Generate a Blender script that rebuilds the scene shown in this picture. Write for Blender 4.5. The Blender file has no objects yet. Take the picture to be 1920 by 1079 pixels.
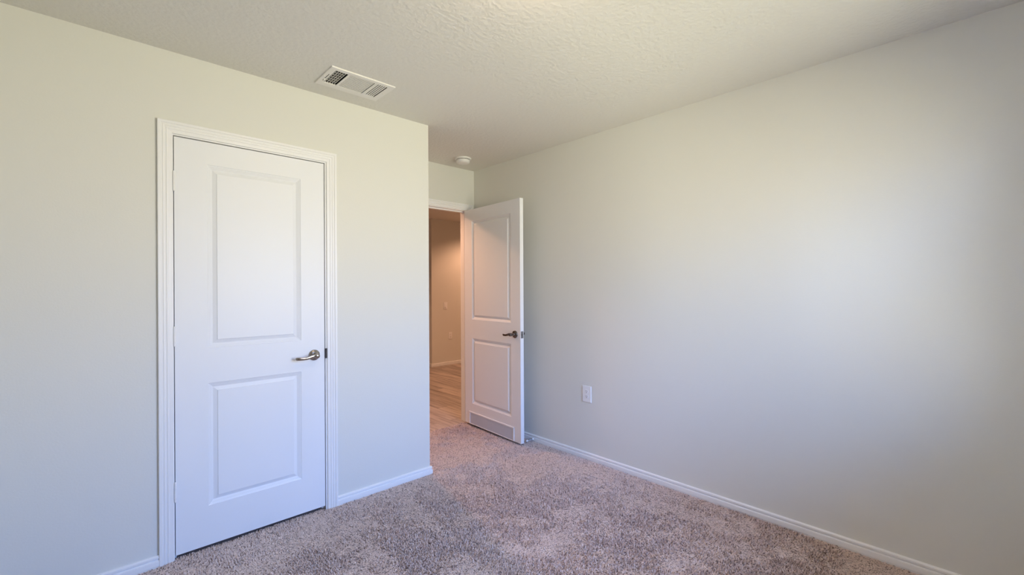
import bpy, math, random
import numpy as np
from mathutils import Matrix, Vector
random.seed(7)
S = bpy.context.scene
COL = S.collection

# ------------------------------------------------------------------ camera
CAM_H, YAW, PITCH, ROLL, FPX = 1.2999, 0.7566, 0.0001, -0.0050, 831.45
fw = Vector((math.sin(YAW)*math.cos(PITCH), math.cos(YAW)*math.cos(PITCH), math.sin(PITCH)))
r0 = Vector((math.cos(YAW), -math.sin(YAW), 0)); u0 = r0.cross(fw)
rt = math.cos(ROLL)*r0 + math.sin(ROLL)*u0
up = -math.sin(ROLL)*r0 + math.cos(ROLL)*u0
cd = bpy.data.cameras.new('camera'); cam = bpy.data.objects.new('camera', cd); COL.objects.link(cam)
cd.sensor_fit = 'HORIZONTAL'; cd.sensor_width = 36.0; cd.lens = FPX/1920*36.0
cd.clip_start = 0.02; cd.clip_end = 100
M = Matrix((rt, up, -fw)).transposed().to_4x4(); M.translation = Vector((0, 0, CAM_H))
cam.matrix_world = M
S.camera = cam

# ------------------------------------------------------------------ exposure
S.view_settings.view_transform = 'Standard'
S.view_settings.look = 'None'
S.view_settings.exposure = 0.26
S.view_settings.gamma = 1.0
S.view_settings.use_curve_mapping = False

# ------------------------------------------------------------------ sky seen through the window
W = bpy.data.worlds.new('world'); S.world = W; W.use_nodes = True
nt = W.node_tree; nt.nodes.clear()
wo = nt.nodes.new('ShaderNodeOutputWorld'); bg = nt.nodes.new('ShaderNodeBackground')
tc = nt.nodes.new('ShaderNodeTexCoord'); sx = nt.nodes.new('ShaderNodeSeparateXYZ')
mr = nt.nodes.new('ShaderNodeMapRange'); mr.inputs[1].default_value = -1; mr.inputs[2].default_value = 1
rp = nt.nodes.new('ShaderNodeValToRGB')
nt.links.new(tc.outputs['Generated'], sx.inputs[0]); nt.links.new(sx.outputs['Z'], mr.inputs[0])
nt.links.new(mr.outputs[0], rp.inputs[0]); nt.links.new(rp.outputs[0], bg.inputs[0]); nt.links.new(bg.outputs[0], wo.inputs[0])
els = rp.color_ramp.elements
SKY = [(0.0, (0.82, 0.80, 0.58)), (0.40, (0.84, 0.82, 0.62)), (0.485, (0.76, 0.76, 0.72)),
       (0.52, (0.74, 0.77, 0.82)), (0.56, (0.63, 0.745, 1.00)), (0.63, (0.40, 0.70, 1.46)), (1.0, (0.26, 0.56, 1.5))]
els[0].position = SKY[0][0]; els[0].color = (*SKY[0][1], 1)
els[1].position = SKY[-1][0]; els[1].color = (*SKY[-1][1], 1)
for ps, c in SKY[1:-1]:
    e = els.new(ps); e.color = (*c, 1)
bg.inputs[1].default_value = 13.0

# room dimensions
H = 2.44
XR, YC, XC, YD = 2.715, 2.662, 1.712, 3.412
XL, YB = -0.42, -0.50
TH = 0.114
WX0, WX1, WZ0, WZ1 = 0.85, 2.35, 0.75, 2.08      # window opening in the wall behind the camera

pl = bpy.data.lights.new('window_portal', 'AREA'); pl.shape = 'RECTANGLE'; pl.size = WX1-WX0; pl.size_y = WZ1-WZ0
pl.cycles.is_portal = True
po = bpy.data.objects.new('window_portal', pl); COL.objects.link(po)
po.location = ((WX0+WX1)/2, YB-0.02, (WZ0+WZ1)/2); po.rotation_euler = (math.radians(90), 0, 0)

# hall can lights (the hall is lit by its own warm lamps)
def hall_lamp(x, y, watts, col, r=0.07, spot=None):
    l = bpy.data.lights.new('hall_light', 'SPOT'); l.energy = watts; l.color = col; l.shadow_soft_size = r
    l.spot_size = math.radians(spot or 150); l.spot_blend = 0.5
    o = bpy.data.objects.new('hall_light', l); COL.objects.link(o); o.location = (x, y, H-0.03)
HALL_COL = (1.0, 0.53, 0.315)
HALL_CANS = [(2.05, 4.27, 98), (5.05, 5.45, 68)]
for x, y, w in HALL_CANS: hall_lamp(x, y, w, HALL_COL)

# ------------------------------------------------------------------ materials
def mat(name, col, rough=0.5, metal=0.0, spec=0.5, coat=0.0, bump=None, emit=None, noise_rough=None):
    m = bpy.data.materials.new(name); m.use_nodes = True
    t = m.node_tree; b = t.nodes['Principled BSDF']
    b.inputs['Base Color'].default_value = (*col, 1); b.inputs['Roughness'].default_value = rough
    b.inputs['Metallic'].default_value = metal; b.inputs['Specular IOR Level'].default_value = spec
    b.inputs['Coat Weight'].default_value = coat
    if bump:
        scale, strength, dist = bump[:3]
        co = t.nodes.new('ShaderNodeTexCoord'); n = t.nodes.new('ShaderNodeTexNoise')
        n.inputs['Scale'].default_value = scale; n.inputs['Detail'].default_value = bump[3] if len(bump) > 3 else 2
        bp = t.nodes.new('ShaderNodeBump'); bp.inputs['Strength'].default_value = strength; bp.inputs['Distance'].default_value = dist
        t.links.new(co.outputs['Object'], n.inputs['Vector']); t.links.new(n.outputs['Fac'], bp.inputs['Height'])
        t.links.new(bp.outputs['Normal'], b.inputs['Normal'])
    if emit:
        b.inputs['Emission Color'].default_value = (*emit[0], 1); b.inputs['Emission Strength'].default_value = emit[1]
    return m
WALL = mat('wall_paint', (0.772, 0.770, 0.718), 0.55, spec=0.35, bump=(130, 0.25, 0.0012, 3))
CEIL = mat('ceiling_paint', (0.785, 0.768, 0.712), 0.75, spec=0.2, bump=(48, 0.75, 0.0045, 4))
TRIM = mat('white_trim_paint', (0.89, 0.89, 0.885), 0.35, spec=0.45)
DOOR = mat('white_door_paint', (0.87, 0.885, 0.905), 0.38, spec=0.36, bump=(300, 0.08, 0.0005, 2))
PLASTIC = mat('white_plastic', (0.84, 0.84, 0.82), 0.3, spec=0.5)
PLATE = mat('white_wall_plate', (0.90, 0.90, 0.90), 0.3, spec=0.5)
VENTW = mat('white_vent_enamel', (0.84, 0.82, 0.78), 0.35, spec=0.5)
DARKIN = mat('dark_duct_metal', (0.012, 0.012, 0.013), 0.7)
SLOT = mat('dark_slot', (0.01, 0.01, 0.01), 0.6)
NICKEL = mat('satin_nickel', (0.42, 0.39, 0.365), 0.16, metal=1.0)
BRONZE = mat('dark_nickel', (0.20, 0.18, 0.17), 0.12, metal=1.0)
STRIKE = mat('dark_strike_metal', (0.05, 0.045, 0.05), 0.3, metal=0.6)
STEEL = mat('grey_steel', (0.32, 0.32, 0.33), 0.3, metal=1.0)
SPRING = mat('spring_steel', (0.45, 0.45, 0.46), 0.25, metal=1.0)
RUBBER = mat('white_rubber', (0.82, 0.82, 0.82), 0.6)
GRILLE = mat('grey_grille_mesh', (0.74, 0.76, 0.82), 0.5, metal=0.0)
GLOBE = mat('lit_frosted_glass', (0.9, 0.88, 0.84), 0.3, emit=((1.0, 0.75, 0.54), 32.0))
CANLENS = mat('lit_can_lens', (0.9, 0.85, 0.8), 0.4, emit=((1.0, 0.62, 0.35), 8.0))
CARPETBASE = mat('carpet_backing', (0.32, 0.25, 0.225), 0.95, spec=0.05)

def glass_mat():
    m = bpy.data.materials.new('window_glass'); m.use_nodes = True; t = m.node_tree; t.nodes.clear()
    o = t.nodes.new('ShaderNodeOutputMaterial'); mx = t.nodes.new('ShaderNodeMixShader')
    a = t.nodes.new('ShaderNodeBsdfTransparent'); g = t.nodes.new('ShaderNodeBsdfGlossy'); f = t.nodes.new('ShaderNodeFresnel')
    g.inputs['Roughness'].default_value = 0.02; f.inputs['IOR'].default_value = 1.45
    t.links.new(f.outputs[0], mx.inputs[0]); t.links.new(a.outputs[0], mx.inputs[1]); t.links.new(g.outputs[0], mx.inputs[2])
    t.links.new(mx.outputs[0], o.inputs[0]); return m
GLASS = glass_mat()

def wood_mat():
    m = bpy.data.materials.new('plank_floor'); m.use_nodes = True; t = m.node_tree; b = t.nodes['Principled BSDF']
    N = t.nodes.new; L = t.links.new
    co = N('ShaderNodeTexCoord')
    # planks run along world Y: rotate so brick rows lie along Y
    mp = N('ShaderNodeMapping'); mp.inputs['Rotation'].default_value = (0, 0, math.radians(90)); L(co.outputs['Object'], mp.inputs[0])
    br = N('ShaderNodeTexBrick'); br.inputs['Scale'].default_value = 1.0; br.inputs['Brick Width'].default_value = 1.2
    br.inputs['Row Height'].default_value = 0.15; br.inputs['Mortar Size'].default_value = 0.0015
    br.inputs['Color1'].default_value = (0, 0, 0, 1); br.inputs['Color2'].default_value = (1, 1, 1, 1); br.inputs['Mortar'].default_value = (0, 0, 0, 1)
    br.offset = 0.37; L(mp.outputs[0], br.inputs['Vector'])
    ns = N('ShaderNodeTexNoise'); ns.inputs['Scale'].default_value = 1.0; ns.inputs['Detail'].default_value = 6; ns.inputs['Roughness'].default_value = 0.65
    m2 = N('ShaderNodeMapping'); m2.inputs['Scale'].default_value = (22, 1.6, 1); L(co.outputs['Object'], m2.inputs[0])
    ad = N('ShaderNodeVectorMath'); ad.operation = 'ADD'; L(m2.outputs[0], ad.inputs[0])
    sc = N('ShaderNodeVectorMath'); sc.operation = 'SCALE'; sc.inputs['Scale'].default_value = 9; L(br.outputs['Color'], sc.inputs[0]); L(sc.outputs[0], ad.inputs[1])
    L(ad.outputs[0], ns.inputs['Vector'])
    r = N('ShaderNodeValToRGB'); e = r.color_ramp.elements
    e[0].position = 0.30; e[0].color = (0.22, 0.16, 0.125, 1); e[1].position = 0.72; e[1].color = (0.62, 0.52, 0.44, 1)
    k = e.new(0.5); k.color = (0.49, 0.40, 0.35, 1)
    L(ns.outputs['Fac'], r.inputs[0])
    mx = N('ShaderNodeMix'); mx.data_type = 'RGBA'; mx.blend_type = 'MULTIPLY'; mx.inputs['Factor'].default_value = 1
    mr = N('ShaderNodeMapRange'); mr.inputs[3].default_value = 0.75; mr.inputs[4].default_value = 1.15; L(br.outputs['Color'], mr.inputs[0])
    L(r.outputs[0], mx.inputs[6]); L(mr.outputs[0], mx.inputs[7])
    m3 = N('ShaderNodeMix'); m3.data_type = 'RGBA'; L(br.outputs['Fac'], m3.inputs['Factor']); L(mx.outputs[2], m3.inputs[6]); m3.inputs[7].default_value = (0.05, 0.035, 0.025, 1)
    L(m3.outputs[2], b.inputs['Base Color']); b.inputs['Roughness'].default_value = 0.38
    return m
WOOD = wood_mat()

def yarn_mat():
    m = bpy.data.materials.new('carpet_yarn'); m.use_nodes = True; t = m.node_tree; b = t.nodes['Principled BSDF']
    a = t.nodes.new('ShaderNodeAttribute'); a.attribute_name = 'yarn'
    r = t.nodes.new('ShaderNodeValToRGB'); e = r.color_ramp.elements
    e[0].position = 0.0; e[0].color = (0.22, 0.155, 0.135, 1)
    e[1].position = 1.0; e[1].color = (0.98, 0.86, 0.79, 1)
    k = e.new(0.30); k.color = (0.87, 0.72, 0.64, 1)
    k = e.new(0.75); k.color = (0.96, 0.82, 0.745, 1)
    t.links.new(a.outputs['Fac'], r.inputs[0]); t.links.new(r.outputs[0], b.inputs['Base Color'])
    b.inputs['Roughness'].default_value = 0.9; b.inputs['Specular IOR Level'].default_value = 0.1
    tr = t.nodes.new('ShaderNodeBsdfTranslucent'); mx = t.nodes.new('ShaderNodeMixShader'); mx.inputs[0].default_value = 0.28
    t.links.new(r.outputs[0], tr.inputs['Color']); t.links.new(b.outputs[0], mx.inputs[1]); t.links.new(tr.outputs[0], mx.inputs[2])
    t.links.new(mx.outputs[0], t.nodes['Material Output'].inputs['Surface'])
    return m
YARN = yarn_mat()

# ------------------------------------------------------------------ mesh helpers
class MB:
    def __init__(s): s.v = []; s.f = []; s.sm = []
    def add(s, vs, fs, smooth=False):
        o = len(s.v); s.v += [tuple(v) for v in vs]; s.f += [tuple(i+o for i in f) for f in fs]; s.sm += [smooth]*len(fs)
    def box(s, x0, x1, y0, y1, z0, z1, mtx=None):
        vs = [Vector((x, y, z)) for z in (z0, z1) for y in (y0, y1) for x in (x0, x1)]
        if mtx: vs = [mtx @ v for v in vs]
        s.add(vs, [(0, 2, 3, 1), (4, 5, 7, 6), (0, 1, 5, 4), (1, 3, 7, 5), (3, 2, 6, 7), (2, 0, 4, 6)])
    def bbox(s, x0, x1, y0, y1, z0, z1, b, axis=1, sign=-1, mtx=None):
        """box whose face on `axis` in direction `sign` has a chamfer b"""
        lo = [x0, y0, z0]; hi = [x1, y1, z1]; a = axis; p, q = [i for i in range(3) if i != a]
        def ring(av, ins):
            r = []
            for pu, qu in ((0, 0), (1, 0), (1, 1), (0, 1)):
                c = [0, 0, 0]; c[a] = av
                c[p] = (hi[p]-ins) if pu else (lo[p]+ins); c[q] = (hi[q]-ins) if qu else (lo[q]+ins)
                r.append(Vector(c))
            return r
        back = lo[a] if sign > 0 else hi[a]; front = hi[a] if sign > 0 else lo[a]
        rs = [ring(back, 0), ring(front-sign*b, 0), ring(front-sign*b*0.3, b*0.3), ring(front, b)]
        vs = [v for r in rs for v in r]
        if mtx: vs = [mtx @ v for v in vs]
        fs = [(0, 1, 2, 3), tuple(range(12, 16))]
        for k in range(3):
            for i in range(4):
                j = (i+1) % 4; fs.append((4*k+i, 4*k+j, 4*k+4+j, 4*k+4+i))
        s.add(vs, fs)
    def lathe(s, prof, n=40, mtx=None, smooth=True):
        """prof: list of (r, z) along +z; r==0 ends closed"""
        vs = []; fs = []
        for r, z in prof:
            for i in range(n):
                a = 2*math.pi*i/n; vs.append(Vector((r*math.cos(a), r*math.sin(a), z)))
        for k in range(len(prof)-1):
            for i in range(n):
                j = (i+1) % n; fs.append((k*n+i, k*n+j, (k+1)*n+j, (k+1)*n+i))
        fs.append(tuple(range(n-1, -1, -1))); fs.append(tuple((len(prof)-1)*n+i for i in range(n)))
        if mtx: vs = [mtx @ v for v in vs]
        s.add(vs, fs, smooth)
    def tube(s, pts, ru, rv, upv=(0, 0, 1), n=16, pw=2.0):
        """swept superellipse tube: ru,rv lists of half sizes (across, along up)"""
        P = [Vector(p) for p in pts]; vs = []; fs = []; U = Vector(upv)
        for k, p in enumerate(P):
            t = (P[min(k+1, len(P)-1)]-P[max(k-1, 0)]).normalized(); a = t.cross(U).normalized(); b = a.cross(t).normalized()
            for i in range(n):
                th = 2*math.pi*i/n; c, d = math.cos(th), math.sin(th)
                c = math.copysign(abs(c)**(2/pw), c); d = math.copysign(abs(d)**(2/pw), d)
                vs.append(p+a*(ru[k]*c)+b*(rv[k]*d))
        for k in range(len(P)-1):
            for i in range(n):
                j = (i+1) % n; fs.append((k*n+i, k*n+j, (k+1)*n+j, (k+1)*n+i))
        fs.append(tuple(range(n-1, -1, -1))); fs.append(tuple((len(P)-1)*n+i for i in range(n)))
        s.add(vs, fs, True)
    def sweep(s, path, N, prof, closed_profile=True):
        """mitred sweep of prof [(lateral, along N)] along a planar path; lateral = N x tangent"""
        P = [Vector(p) for p in path]; N = Vector(N); vs = []; m = len(prof)
        for k, p in enumerate(P):
            t1 = (P[k]-P[k-1]).normalized() if k else None
            t2 = (P[k+1]-P[k]).normalized() if k < len(P)-1 else None
            l1 = N.cross(t1) if t1 else None; l2 = N.cross(t2) if t2 else None
            if l1 and l2:
                b = (l1+l2); b = b/ b.dot(l1)
            else: b = l1 or l2
            for a, c in prof: vs.append(p+b*a+N*c)
        fs = []
        for k in range(len(P)-1):
            for i in range(m):
                j = (i+1) % m; fs.append((k*m+i, k*m+j, (k+1)*m+j, (k+1)*m+i))
        fs.append(tuple(range(m))); fs.append(tuple((len(P)-1)*m+i for i in range(m-1, -1, -1)))
        s.add(vs, fs)
    def build(s, name, material, parent=None, loc=None):
        me = bpy.data.meshes.new(name); me.from_pydata(s.v, [], s.f)
        me.polygons.foreach_set('use_smooth', s.sm)
        me.materials.append(material)
        import bmesh
        bm = bmesh.new(); bm.from_mesh(me); bmesh.ops.recalc_face_normals(bm, faces=bm.faces); bm.to_mesh(me); bm.free()
        me.update()
        if any(s.sm):
            me.set_sharp_from_angle(angle=math.radians(35))
        o = bpy.data.objects.new(name, me); COL.objects.link(o)
        if parent: o.parent = parent
        if loc: o.location = loc
        return o

def tag(o, label, cat, group=None, kind=None):
    o['label'] = label; o['category'] = cat
    if group: o['group'] = group
    if kind: o['kind'] = kind
    return o
def empty(name, loc, rz=0.0):
    o = bpy.data.objects.new(name, None); COL.objects.link(o); o.location = loc; o.rotation_euler = (0, 0, rz)
    o.empty_display_size = 0.1; return o
def box_obj(name, boxes, m, label, cat):
    b = MB()
    for q in boxes: b.box(*q)
    return tag(b.build(name, m), label, cat, kind='structure')

# ------------------------------------------------------------------ shell
EPS = 0.0
ZB = -0.08
# closet door opening
D1X0, D1X1, D1Z = 0.2835, 0.9905, 2.036       # leaf of the closet door
R1X0, R1X1, R1Z = 0.262, 1.014, 2.060         # rough opening
box_obj('wall_front', [(XL-TH, R1X0, YC, YC+TH, ZB, H+.05), (R1X1, XC, YC, YC+TH, ZB, H+.05), (R1X0, R1X1, YC, YC+TH, R1Z, H+.05)],
        WALL, 'beige painted wall that holds the closed white closet door', 'wall')
box_obj('wall_alcove_left', [(XC-TH, XC, YC+TH, YD, ZB, H+.05)], WALL, 'short side wall of the entry alcove behind the closet wall corner', 'wall')
# door wall
D2R = 2.634; D2L = D2R-0.819                 # clear opening of the entry door
box_obj('wall_alcove_back', [(XL-TH, D2L-.02, YD, YD+TH, ZB, H+.05), (D2R+.02, 6.6, YD, YD+TH, ZB, H+.05), (D2L-.02, D2R+.02, YD, YD+TH, 2.065, H+.05)],
        WALL, 'small pale wall above the open doorway at the back of the alcove', 'wall')
box_obj('wall_right', [(XR, XR+TH, YB-TH, YD, ZB, H+.05)], WALL, 'long plain beige wall on the right with one outlet', 'wall')
box_obj('wall_left', [(XL-TH, XL, YB-TH, YC, ZB, H+.05), (XL-TH, XL, YC+TH, YD, ZB, H+.05)], WALL, 'beige side wall left of the closet wall', 'wall')
box_obj('wall_back', [(XL, WX0, YB-TH, YB, ZB, H+.05), (WX1, XR, YB-TH, YB, ZB, H+.05), (WX0, WX1, YB-TH, YB, ZB, WZ0), (WX0, WX1, YB-TH, YB, WZ1, H+.05)],
        WALL, 'beige wall with the daylight window opposite the closet', 'wall')
HX, HY = 4.037, 6.20
box_obj('wall_hall_back', [(HX, 6.6, HY, HY+TH, ZB, H+.05), (HX, HX+TH, HY+TH, 8.6, ZB, H+.05)], WALL,
        'warm lit hall wall seen through the open doorway with a switch and an outlet', 'wall')
box_obj('wall_hall_far', [(0.3, HX+TH, 8.6, 8.7, ZB, H+.05)], WALL, 'far end wall of the hall', 'wall')
box_obj('wall_hall_right', [(6.6, 6.7, YD, 6.4, ZB, H+.05)], WALL, 'right end wall of the hall', 'wall')
box_obj('wall_hall_left', [(0.3, 0.4, YD+TH, 8.6, ZB, H+.05)], WALL, 'left end wall of the hall', 'wall')

# vent hole in the ceiling
VX0, VX1, VY0, VY1 = 0.912, 1.222, 2.296, 2.482
X0, X1, Y0, Y1 = -0.6, 6.8, -0.7, 8.8
box_obj('ceiling', [(X0, VX0, Y0, Y1, H, H+.1), (VX1, X1, Y0, Y1, H, H+.1), (VX0, VX1, Y0, VY0, H, H+.1), (VX0, VX1, VY1, Y1, H, H+.1)],
        CEIL, 'lightly textured beige ceiling', 'ceiling')
CARPET_END = 3.437
box_obj('floor', [(X0, XR+.05, Y0, CARPET_END, -0.10, -0.0105)], CARPETBASE, 'backing of the taupe bedroom carpet', 'floor')
box_obj('floor_hall', [(X0, X1, CARPET_END, Y1, -0.10, -0.004)], WOOD, 'wood plank floor of the hall beyond the open door', 'floor')

# ------------------------------------------------------------------ carpet pile
def carpet(seed=3, step=0.0033):
    rg = np.random.default_rng(seed)
    def patch(x0, x1, y0, y1, st):
        nx = int((x1-x0)/st); ny = int((y1-y0)/st)
        gx, gy = np.meshgrid(np.arange(nx), np.arange(ny))
        x = x0+(gx.ravel()+0.5+rg.uniform(-.55, .55, nx*ny))*(x1-x0)/nx
        y = y0+(gy.ravel()+0.5+rg.uniform(-.55, .55, nx*ny))*(y1-y0)/ny
        return x, y
    P = [patch(XL+.012, XR-.014, YB+.012, YC-.014, step), patch(XC+.012, XR-.014, YC-.014, CARPET_END, step), patch(D1X0, D1X1, YC-.014, YC+.01, step)]
    x = np.concatenate([a for a, _ in P]); y = np.concatenate([b for _, b in P]); n = len(x)
    # smooth value noise
    def vnoise(sc, sd):
        g = np.random.default_rng(sd).uniform(0, 1, (64, 64))
        u = (x+2)*sc; v = (y+2)*sc; i = np.floor(u).astype(int); j = np.floor(v).astype(int); fu = u-i; fv = v-j
        fu = fu*fu*(3-2*fu); fv = fv*fv*(3-2*fv); i %= 64; j %= 64; i2 = (i+1) % 64; j2 = (j+1) % 64
        return (g[i, j]*(1-fu)+g[i2, j]*fu)*(1-fv)+(g[i, j2]*(1-fu)+g[i2, j2]*fu)*fv
    # nap patches left by feet and the vacuum: brushed flat (light) or standing (dark)
    nap = 0.30*vnoise(3.1, 1)+0.42*vnoise(8.3, 2)+0.28*vnoise(17, 5)
    nap = np.clip((nap-0.5)*4.2+0.55+0.9*(vnoise(30, 11)-0.5)+0.7*(vnoise(80, 12)-0.5), 0, 1)
    flat = nap
    # standing yarn gathers into small clumps that leave gaps
    cs = 0.011; ci = np.floor(x/cs); cj = np.floor(y/cs)
    hsh = np.random.default_rng(21).uniform(-.35, .35, (512, 512, 2)); hh = hsh[ci.astype(int) % 512, cj.astype(int) % 512]
    pull = 0.5*(1-flat)
    x = x+pull*((ci+.5+hh[:, 0])*cs-x); y = y+pull*((cj+.5+hh[:, 1])*cs-y)
    ang_l = 2*math.pi*(vnoise(1.7, 8)) + 0.8
    ang = np.where(rg.uniform(size=n) < 0.45, rg.uniform(0, 2*math.pi, n), ang_l+rg.normal(0, .6, n))
    length = rg.uniform(.008, .0115, n)+.0045*(1-flat)
    tilt = np.clip(0.30+1.0*flat+rg.normal(0, .22, n), 0.05, 1.45)
    curl = rg.uniform(0.1, 0.9, n)
    dx, dy = np.cos(ang), np.sin(ang)
    wd = rg.uniform(.0012, .0021, n)
    wa = ang+math.pi/2+rg.normal(0, .4, n); wx, wy = np.cos(wa), np.sin(wa)
    z0 = -0.0045-0.0065*(1-flat)
    l1 = length*0.55; l2 = length*0.45; t2 = np.clip(tilt+curl, 0, 1.5)
    p0 = np.stack([x, y, z0], 1)
    p1 = p0+np.stack([dx*np.sin(tilt)*l1, dy*np.sin(tilt)*l1, np.cos(tilt)*l1], 1)
    p2 = p1+np.stack([dx*np.sin(t2)*l2, dy*np.sin(t2)*l2, np.cos(t2)*l2], 1)
    w = np.stack([wx*wd, wy*wd, np.zeros(n)], 1)
    V = np.stack([p0-w, p0+w, p1-w*1.15, p1+w*1.15, p2-w*.7, p2+w*.7], 1).reshape(-1, 3).astype(np.float32)
    b = (np.arange(n)*6)[:, None]
    F = np.concatenate([b+np.array([0, 1, 3, 2]), b+np.array([2, 3, 5, 4])], 1).reshape(-1).astype(np.int32)
    me = bpy.data.meshes.new('carpet_pile'); me.vertices.add(len(V)); me.vertices.foreach_set('co', V.ravel())
    me.loops.add(len(F)); me.loops.foreach_set('vertex_index', F)
    me.polygons.add(n*2); me.polygons.foreach_set('loop_start', np.arange(n*2, dtype=np.int32)*4)
    at = me.attributes.new('yarn', 'FLOAT', 'POINT')
    val = np.where(rg.uniform(size=n) < 0.13, rg.uniform(0, .12, n), np.clip(rg.beta(2.6, 1.9, n)*0.9+0.05, 0, 1))
    at.data.foreach_set('value', np.repeat(val, 6).astype(np.float32))
    me.update(calc_edges=True); me.materials.append(YARN)
    o = bpy.data.objects.new('carpet_pile', me); COL.objects.link(o)
    tag(o, 'speckled taupe and mauve cut pile carpet with footprints across the room', 'carpet', kind='stuff')
carpet()

# ------------------------------------------------------------------ baseboards
BASE = [(0, -.012), (.0135, -.012), (.0135, .001), (.0150, .005), (.0150, .022), (.0143, .0275), (.0125, .0292), (.0078, .0302), (.0072, .0325), (.0088, .0355), (.0118, .0378),
        (.0118, .0460), (.0095, .0490), (.0060, .0510), (0, .0515)]
def baseboard(name, paths, label):
    b = MB()
    for p in paths: b.sweep([(x, y, 0) for x, y in p], (0, 0, 1), BASE)
    return tag(b.build(name, TRIM), label, 'baseboard', kind='structure')
C1L, C1R = 0.2195, 1.0605       # outer edges of the closet casing
# lateral = up x tangent : room is to the left of travel
baseboard('baseboard_front', [[(C1L, YC), (XL, YC)], [(XC, YD), (XC, YC), (C1R, YC)]], 'white moulded baseboard under the closet wall, wrapping its corner')
baseboard('baseboard_right', [[(XR, YB), (XR, YD)]], 'white moulded baseboard running along the right wall')
baseboard('baseboard_left', [[(XL, YC-.015), (XL, YB)]], 'white baseboard under the left wall')
baseboard('baseboard_back', [[(XL, YB), (XR, YB)]], 'white baseboard under the window wall')
baseboard('baseboard_hall', [[(6.6, HY), (HX, HY), (HX, 8.6)]], 'white baseboard along the hall wall beyond the doorway')

# ------------------------------------------------------------------ door casing profile
CAS = [(0, 0), (0, .007), (.0015, .0090), (.016, .0100), (.0185, .0125), (.0225, .0132), (.0250, .0112), (.0290, .0112), (.0315, .0138),
       (.0355, .0145), (.0385, .0125), (.0420, .0125), (.0450, .0165), (.0550, .0170), (.0570, .0150), (.0570, 0)]
def casing(parent, y, x0, x1, zt, name='door_casing', sgn=-1):
    """three mitred lengths: left leg, head, right leg; x0,x1,zt = inner edges; sgn=-1 faces -Y"""
    N = (0, sgn, 0)
    pts = [(x0, y, -.012), (x0, y, zt), (x1, y, zt), (x1, y, -.012)]
    # lateral = N x t must point outward on the left leg
    l = Vector(N).cross(Vector((0, 0, 1)))
    b = MB(); b.sweep(pts if l.x < 0 else pts[::-1], N, CAS)
    return b.build(name, TRIM, parent)

def jamb(parent, y0, y1, x0, x1, zt, stop_y0, stop_y1, t=0.019, st=0.011):
    b = MB()
    b.box(x0-t, x0, y0, y1, -.012, zt+t); b.box(x1, x1+t, y0, y1, -.012, zt+t); b.box(x0, x1, y0, y1, zt, zt+t)
    j = b.build('door_jamb', TRIM, parent)
    b = MB(); b.bbox(x0, x0+st, stop_y0, stop_y1, -.012, zt, .002, 0, 1); b.bbox(x1-st, x1, stop_y0, stop_y1, -.012, zt, .002, 0, -1)
    b.bbox(x0+st, x1-st, stop_y0, stop_y1, zt-st, zt, .002, 2, -1)
    b.build('door_stop_strip', TRIM, j)
    return j

# leaf with two moulded panels. local: x across from the hinge side, y into the thickness, front faces -y
RINGS = [(0, 0), (.0015, .0024), (.0080, .0046), (.0105, .0066), (.0125, .0068), (.0210, .0115), (.0228, .0117), (.0405, .0045), (.0415, .0010), (.0445, .0010)]
def leaf(name, parent, w, z0, z1, t, panels, loc, rz=0.0):
    b = MB()
    px0, px1 = panels[0][0], panels[0][1]
    zs = sorted([p[2] for p in panels]+[p[3] for p in panels])
    for s, yy in ((1, 0.0), (-1, t)):
        Q = lambda x0, x1, a0, a1: b.add([(x0, yy, a0), (x1, yy, a0), (x1, yy, a1), (x0, yy, a1)], [(0, 1, 2, 3) if s > 0 else (3, 2, 1, 0)])
        bz = [z0]+zs+[z1]
        for k in range(len(bz)-1):
            Q(0, px0, bz[k], bz[k+1]); Q(px1, w, bz[k], bz[k+1])
        Q(px0, px1, z0, zs[0]); Q(px0, px1, zs[1], zs[2]); Q(px0, px1, zs[3], z1)
        for (a0, a1, c0, c1) in panels:
            vs = []
            for ins, dp in RINGS:
                d = yy+s*dp
                vs += [(a0+ins, d, c0+ins), (a1-ins, d, c0+ins), (a1-ins, d, c1-ins), (a0+ins, d, c1-ins)]
            fs = []
            for k in range(len(RINGS)-1):
                for i in range(4):
                    j = (i+1) % 4; f = (4*k+i, 4*k+j, 4*k+4+j, 4*k+4+i); fs.append(f if s > 0 else f[::-1])
            L = 4*(len(RINGS)-1); f = (L, L+1, L+2, L+3); fs.append(f if s > 0 else f[::-1])
            b.add(vs, fs)
    b.add([(0, 0, z0), (0, t, z0), (0, t, z1), (0, 0, z1), (w, 0, z0), (w, t, z0), (w, t, z1), (w, 0, z1)],
          [(0, 3, 2, 1), (4, 5, 6, 7), (0, 1, 5, 4), (3, 7, 6, 2)])
    me = bpy.data.meshes.new(name); me.from_pydata(b.v, [], b.f); me.materials.append(DOOR); me.update()
    o = bpy.data.objects.new(name, me); COL.objects.link(o); o.parent = parent; o.location = loc; o.rotation_euler = (0, 0, rz)
    return o

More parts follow.
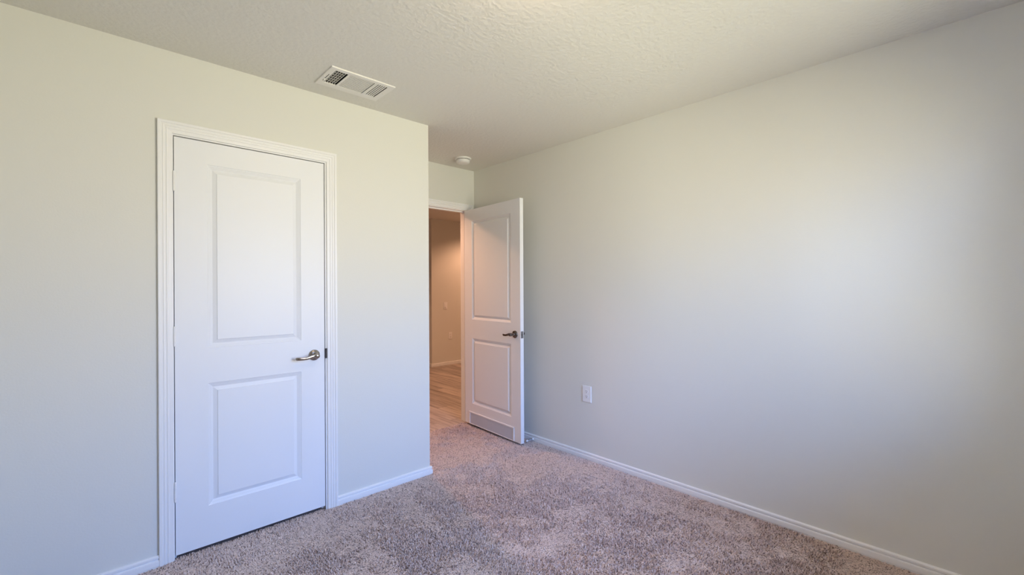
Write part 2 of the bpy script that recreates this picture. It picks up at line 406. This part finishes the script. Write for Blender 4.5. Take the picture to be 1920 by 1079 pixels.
def handle(parent, m, cx, cz, side=-1, y=0.0, direction=-1):
    """lever handle: rose, neck and a waved lever; side=-1 stands off towards -y"""
    b = MB()
    R = Matrix.Translation((cx, y, cz)) @ Matrix.Rotation(math.radians(90 if side < 0 else -90), 4, 'X')
    b.lathe([(.030, 0), (.0315, .001), (.0315, .004), (.0300, .0075), (.0255, .0105), (.018, .0125), (.0135, .0140), (.0118, .018), (.0112, .030), (.0112, .040), (.0125, .043)], 48, R)
    b.lathe([(.0125, .040), (.0135, .043), (.0135, .056), (.0125, .060), (.009, .0625), (.003, .0632)], 32, R)
    pts = [(0.006, .052, .003), (-.006, .0535, .003), (-.018, .0550, .0015), (-.032, .0560, -.002), (-.046, .0555, -.0055), (-.060, .0540, -.0080), (-.074, .0520, -.0090),
           (-.088, .0500, -.0085), (-.100, .0475, -.0078), (-.108, .0440, -.0075), (-.112, .0400, -.0075)]
    ru = [.0040, .0060, .0062, .0056, .0050, .0046, .0044, .0043, .0042, .0040, .0030]
    rv = [.0060, .0105, .0102, .0090, .0082, .0080, .0080, .0082, .0084, .0080, .0065]
    b.tube([(cx-direction*px, y+side*py, cz+pz) for px, py, pz in pts], ru, rv, n=20, pw=2.5)
    return b.build('door_handle', m, parent)

def hinge(parent, x, y, zc, hgt=0.092, r=0.0062, m=TRIM):
    b = MB(); T = Matrix.Translation((x, y, zc-hgt/2))
    pr = [(.0030, -.003), (.0045, -.0015), (.0045, 0)]
    k = 5; g = .0006; L = hgt/k
    for i in range(k):
        pr += [(r-.0008, i*L), (r, i*L+g), (r, (i+1)*L-g), (r-.0008, (i+1)*L)]
    pr += [(.0045, hgt), (.0045, hgt+.0015), (.0030, hgt+.003)]
    b.lathe(pr, 20, T)
    b.box(x, x+.004, y, y+.012, zc-hgt/2, zc+hgt/2)
    return b.build('hinge', m, parent)

# ------------------------------------------------------------------ door 1, closed closet door
d1 = tag(empty('door_1', ((D1X0+D1X1)/2, YC, 0)), 'closed white two panel closet door with a silver lever handle', 'door', kind='structure')
O1 = (-(D1X0+D1X1)/2, -YC, 0)
def under(o, off): o.location = Vector(o.location)+Vector(off); return o
under(casing(d1, YC, 0.2765, 1.0035, 2.0475), O1)
JB1 = jamb(d1, YC, YC+TH, D1X0-.0035, D1X1+.0045, 2.041, YC+.040, YC+.075); under(JB1, O1)
w1 = D1X1-D1X0
l1 = leaf('door_leaf', d1, w1, .017, 2.036, .035, [(.133, w1-.130, .214, .827), (.133, w1-.130, 1.0035, 1.9245)], (-w1/2, .0015, 0))
handle(l1, NICKEL, .9305-D1X0, .9135)
for zc in (1.820, 1.073, .325): under(hinge(d1, .2825, YC-.0058, zc, r=.0055), O1)
b = MB(); b.bbox(.9925, 1.0025, YC-.0105, YC+.001, .889, .946, .0015)
under(b.build('strike_plate', STRIKE, d1), O1)

# ------------------------------------------------------------------ door 2, open entry door
d2 = tag(empty('door_2', ((D2L+D2R)/2, YD, 0)), 'open white two panel entry door standing against the right wall', 'door', kind='structure')
O2 = (-(D2L+D2R)/2, -YD, 0)
under(casing(d2, YD, D2L-.005, D2R+.0045, 2.0465), O2)
cs = casing(d2, YD+TH, D2L-.005, D2R+.0045, 2.0465, sgn=1); under(cs, O2)
under(jamb(d2, YD, YD+TH, D2L, D2R, 2.041, YD+.040, YD+.075), O2)
A = Vector((2.5915, 3.405)); B = Vector((2.5405, 2.594)); dl = (B-A).normalized()
RZ = math.atan2(dl.y, dl.x); W2 = .813
l2 = leaf('door_leaf', d2, W2, .017, 2.036, .035, [(.122, W2-.122, .214, .827), (.122, W2-.122, 1.0035, 1.9245)], (A.x+O2[0], A.y+O2[1], 0), RZ)
handle(l2, BRONZE, .746, .911)
handle(l2, BRONZE, .746, .911, side=1, y=.035)
b = MB(); b.bbox(W2-.001, W2+.0014, .005, .030, .8825, .9395, .0006, 0, 1); lp = b.build('latch_plate', STEEL, l2)
b = MB(); b.add([(W2, .011, .902), (W2+.011, .011, .902), (W2+.004, .024, .902), (W2, .024, .902), (W2, .011, .920), (W2+.011, .011, .920), (W2+.004, .024, .920), (W2, .024, .920)],
      [(0, 1, 2, 3), (7, 6, 5, 4), (0, 4, 5, 1), (1, 5, 6, 2), (2, 6, 7, 3), (3, 7, 4, 0)]); b.build('latch_bolt', NICKEL, l2)
# transfer grille low on the leaf
g0, g1, gz0, gz1 = .072, .728, .018, .134
b = MB(); fwid = .013
b.bbox(g0, g1, -.006, 0, gz1-fwid, gz1, .002); b.bbox(g0, g1, -.006, 0, gz0, gz0+.006, .002)
b.bbox(g0, g0+fwid, -.0058, 0, gz0, gz1-.001, .002); b.bbox(g1-fwid, g1, -.0058, 0, gz0, gz1-.001, .002)
gf = b.build('grille_frame', DOOR, l2)
b = MB()
k = 0
zz = gz0+.008
while zz < gz1-fwid-.004:
    R = Matrix.Translation((0, -.0015, zz)) @ Matrix.Rotation(math.radians(-35), 4, 'X')
    b.box(g0+fwid, g1-fwid, -.0018, .0018, -.0005, .0005, R); zz += .0042
b.box(g0+fwid-.001, g1-fwid+.001, -.0008, -.0002, gz0+.005, gz1-fwid+.001)
gl = b.build('grille_louvers', GRILLE, l2); gl['label'] = 'grey louvered grille insert'
for zc in (1.820, 1.073, .325): under(hinge(d2, 2.6360, YD-.0185, zc), O2)

# ------------------------------------------------------------------ ceiling vent
vx0, vx1, vy0, vy1 = .890, 1.247, 2.272, 2.519
v = tag(empty('ceiling_vent', ((vx0+vx1)/2, (vy0+vy1)/2, H)), 'white metal three way air vent in the ceiling above the closet door', 'vent')
OV = (-(vx0+vx1)/2, -(vy0+vy1)/2, -H)
zf = H-.007
secs = [(.921, .984, 2.306, 2.474), (.998, 1.134, 2.303, 2.472), (1.149, 1.209, 2.300, 2.470)]
b = MB()
# face plate around three openings, edges turned up to the ceiling
ys0 = 2.303; ys1 = 2.472
b.bbox(vx0, vx1, vy0, ys0, zf, H, .0035, 2, -1); b.bbox(vx0, vx1, ys1, vy1, zf, H, .0035, 2, -1)
for a0, a1 in ((vx0, secs[0][0]), (secs[0][1], secs[1][0]), (secs[1][1], secs[2][0]), (secs[2][1], vx1)):
    b.box(a0+.0035, a1-.0035*(a1 == vx1), ys0-.004, ys1+.004, zf, zf+.0025)
b.box(vx0, vx0+.0038, ys0-.004, ys1+.004, zf+.0005, H); b.box(vx1-.0038, vx1, ys0-.004, ys1+.004, zf+.0005, H)
under(b.build('face_plate', VENTW, v), OV)
def slats_x(sec, n, ang, wdt, zc, th=.0009):       # slats lying along y, spread over x
    b = MB()
    for i in range(n):
        xc = sec[0]+(i+.5)*(sec[1]-sec[0])/n
        R = Matrix.Translation((xc, 0, zc)) @ Matrix.Rotation(ang, 4, 'Y')
        b.box(-wdt/2, wdt/2, sec[2], sec[3], -th/2, th/2, R)
    return b
def slats_y(sec, n, ang, wdt, zc, th=.0008):
    b = MB()
    for i in range(n):
        yc = sec[2]+(i+.5)*(sec[3]-sec[2])/n
        R = Matrix.Translation((0, yc, zc)) @ Matrix.Rotation(ang, 4, 'X')
        b.box(sec[0], sec[1], -wdt/2, wdt/2, -th/2, th/2, R)
    return b
sL = slats_x(secs[0], 5, math.radians(-62), .010, zf+.005, .0016)
sL2 = slats_y(secs[0], 6, math.radians(0), .0085, zf+.013, .0045)
under(sL.build('left_louvers', VENTW, v), OV); under(sL2.build('damper_bars', VENTW, v), OV)
under(slats_y(secs[1], 13, math.radians(-6), .0074, zf+.0015).build('middle_louvers', VENTW, v), OV)
under(slats_x(secs[2], 5, math.radians(14), .0068, zf+.002).build('right_louvers', VENTW, v), OV)
b = MB(); 
b.box(VX0, VX0+.002, VY0, VY1, H-.001, H+.098); b.box(VX1-.002, VX1, VY0, VY1, H-.001, H+.098)
b.box(VX0, VX1, VY0, VY0+.002, H-.001, H+.098); b.box(VX0, VX1, VY1-.002, VY1, H-.001, H+.098); b.box(VX0, VX1, VY0, VY1, H+.094, H+.098)
under(b.build('duct_box', DARKIN, v), OV)
b = MB(); b.box(.9085, .9115, 2.362, 2.424, zf-.0006, zf); under(b.build('lever_slot', SLOT, v), OV)
b = MB(); b.bbox(.907, .913, 2.424, 2.446, zf-.009, zf+.001, .001, 2, -1); under(b.build('damper_lever', VENTW, v), OV)
for x_, y_ in ((.899, 2.397), (1.228, 2.386)):
    b = MB(); b.lathe([(.0042, 0), (.0042, -.0008), (.0030, -.0022), (.0010, -.0026)], 20, Matrix.Translation((x_, y_, zf))); under(b.build('screw', VENTW, v), OV)

# ------------------------------------------------------------------ smoke detector
sd = tag(empty('smoke_detector', (2.370, 3.130, H)), 'round white smoke detector on the ceiling above the open doorway', 'smoke detector')
b = MB(); b.lathe([(.0715, 0), (.0730, -.002), (.0730, -.008), (.0710, -.0125), (.064, -.0145), (.050, -.0145)], 56); b.build('mounting_base', PLASTIC, sd)
b = MB(); b.lathe([(.0560, -.0130), (.0560, -.0175), (.0600, -.0185), (.0600, -.0230), (.0585, -.0330), (.0550, -.0400), (.0470, -.0455), (.030, -.0480), (.010, -.0490)], 56); b.build('cover', PLASTIC, sd)
b = MB()
for i in range(28):
    a = 2*math.pi*i/28; R = Matrix.Rotation(a, 4, 'Z'); b.box(.0555, .0575, -.0045, .0045, -.0182, -.0145, R)
b.build('vent_slots', SLOT, sd)

# ------------------------------------------------------------------ ceiling lamp (mostly above the frame)
cl = tag(empty('ceiling_lamp', (1.020, .985, H)), 'warm lit flush mount ceiling lamp at the middle of the room ceiling', 'lamp')
b = MB(); b.lathe([(.125, 0), (.130, -.003), (.130, -.022), (.122, -.027), (.100, -.027)], 56); b.build('lamp_base', NICKEL, cl)
b = MB(); b.lathe([(.118, -.024), (.122, -.034), (.118, -.052), (.104, -.070), (.080, -.083), (.050, -.090), (.015, -.0925)], 56); b.build('glass_shade', GLOBE, cl)
b = MB(); b.lathe([(.008, -.090), (.010, -.096), (.007, -.101), (.002, -.103)], 20); b.build('finial', NICKEL, cl)

# recessed lamps in the hall
for i, (x, y, w) in enumerate(HALL_CANS):
    o = tag(empty('recessed_light', (x, y, H)), ['round lit recessed light in the hall ceiling just outside the open doorway', 'round lit recessed light in the hall ceiling before the hall wall'][i], 'lamp', group='recessed hall lights')
    b = MB(); b.lathe([(.095, 0), (.095, -.004), (.088, -.007), (.070, -.006), (.068, -.002)], 48); b.build('trim_ring', PLASTIC, o)
    b = MB(); b.lathe([(.066, -.001), (.060, -.003), (.01, -.004)], 40); b.build('lens', CANLENS, o)

# ------------------------------------------------------------------ wall plates
def rot_for(face):          # local: x right, z up, -y out of the wall
    return {'-y': 0.0, '-x': math.radians(-90)}[face]
def plate(name, loc, face, label, cat, w, h, kind):
    o = tag(empty(name, loc, rot_for(face)), label, cat)
    b = MB(); b.bbox(-w/2, w/2, -.0062, 0, -h/2, h/2, .0028); b.build('cover_plate', PLATE, o)
    if kind == 'outlet':
        for s in (-1, 1):
            b = MB()
            n = 24; pts = []
            for i in range(n):
                a = 2*math.pi*i/n; r = .0172; px, pz = r*math.cos(a), r*math.sin(a); pz = max(-.0142, min(.0142, pz)); pts.append((px, pz))
            vs = [(px, -.0058, pz+s*.0195) for px, pz in pts]+[(px*.97, -.0080, pz*.97+s*.0195) for px, pz in pts]
            fs = [tuple(range(n-1, -1, -1)), tuple(range(n, 2*n))]+[(i, (i+1) % n, n+(i+1) % n, n+i) for i in range(n)]
            b.add(vs, fs); rc = b.build('socket', PLATE, o)
            b = MB(); zc = s*.0195
            b.box(-.0075, -.0055, -.0083, -.0070, zc-.001, zc+.0075); b.box(.0055, .0075, -.0083, -.0070, zc+.0, zc+.0070)
            b.lathe([(.0026, 0), (.0026, .0014)], 16, Matrix.Translation((0, -.0070, zc-.0075)) @ Matrix.Rotation(math.radians(90), 4, 'X'))
            b.build('socket_slots', SLOT, rc)
        b = MB(); b.lathe([(.0028, 0), (.0026, .001), (.001, .0014)], 16, Matrix.Translation((0, -.0060, 0)) @ Matrix.Rotation(math.radians(90), 4, 'X')); b.build('screw', PLATE, o)
    else:
        b = MB(); b.bbox(-.0170, .0170, -.0085, -.005, -.0335, .0335, .001); fr = b.build('switch_frame', PLATE, o)
        b = MB(); b.add([(-.0145, -.0085, -.0305), (.0145, -.0085, -.0305), (.0145, -.0085, .0305), (-.0145, -.0085, .0305),
                         (-.0145, -.0135, -.0300), (.0145, -.0135, -.0300), (.0145, -.0090, .0300), (-.0145, -.0090, .0300)],
                        [(0, 3, 2, 1), (4, 5, 6, 7), (0, 1, 5, 4), (1, 2, 6, 5), (2, 3, 7, 6), (3, 0, 4, 7)])
        b.build('rocker', PLATE, o)
        for s in (-1, 1):
            b = MB(); b.lathe([(.0028, 0), (.0026, .001), (.001, .0014)], 16, Matrix.Translation((0, -.0060, s*.048)) @ Matrix.Rotation(math.radians(90), 4, 'X')); b.build('screw', PLATE, o)
    return o
plate('wall_outlet', (XR, 2.054, .491), '-x', 'white duplex outlet low on the bedroom right wall', 'outlet', .080, .123, 'outlet')
plate('light_switch', (4.308, HY, 1.001), '-y', 'single rocker light switch on the hall wall beyond the doorway', 'light switch', .075, .120, 'switch')
plate('wall_outlet', (4.405, HY, .488), '-y', 'duplex outlet below the switch on the hall wall', 'outlet', .070, .118, 'outlet')

# ------------------------------------------------------------------ spring door stop
ds = tag(empty('door_stop', (XR-.015, 2.612, .0175), 0), 'small spring door stop on the right baseboard behind the open door', 'door stop')
RX = Matrix.Rotation(math.radians(-90), 4, 'Y')
b = MB(); b.lathe([(.011, 0), (.011, .002), (.008, .005), (.0055, .010)], 24, RX); b.build('base', RUBBER, ds)
b = MB(); pts = []
turns = 16; n = turns*12
for i in range(n+1):
    a = 2*math.pi*turns*i/n; pts.append((-(.009+.055*i/n), .0048*math.cos(a), .0048*math.sin(a)))
b.tube(pts, [.0013]*len(pts), [.0013]*len(pts), upv=(1, 0.01, 0), n=6); b.build('spring', SPRING, ds)
b = MB(); b.lathe([(.006, .062), (.0082, .064), (.0088, .070), (.0084, .077), (.005, .081)], 24, RX); b.build('rubber_tip', RUBBER, ds)

# ------------------------------------------------------------------ window behind the camera
wn = tag(empty('window_1', ((WX0+WX1)/2, YB, WZ0)), 'white framed window in the wall opposite the closet', 'window', kind='structure')
OW = (-(WX0+WX1)/2, -YB, -WZ0)
y0, y1 = YB-.095, YB-.045
b = MB(); fwd = .045
xm = (WX0+WX1)/2
b.box(WX0, WX0+fwd, y0, y1, WZ0, WZ1); b.box(WX1-fwd, WX1, y0, y1, WZ0, WZ1); b.box(WX0, WX1, y0, y1, WZ0, WZ0+fwd); b.box(WX0, WX1, y0, y1, WZ1-fwd, WZ1)
b.box(xm-.025, xm+.025, y0, y1, WZ0, WZ1)
under(b.build('window_frame', PLASTIC, wn), OW)
b = MB(); zm = (WZ0+WZ1)/2; b.box(WX0+fwd, WX1-fwd, y0+.01, y1-.01, zm-.02, zm+.02); under(b.build('meeting_rail', PLASTIC, wn), OW)
b = MB(); b.box(WX0+.01, WX1-.01, y0+.02, y0+.024, WZ0+.01, WZ1-.01); under(b.build('window_pane', GLASS, wn), OW)
b = MB(); b.bbox(WX0-.03, WX1+.03, YB-.045, YB+.02, WZ0-.02, WZ0+.002, .003, 1, 1); under(b.build('window_sill', TRIM, wn), OW)
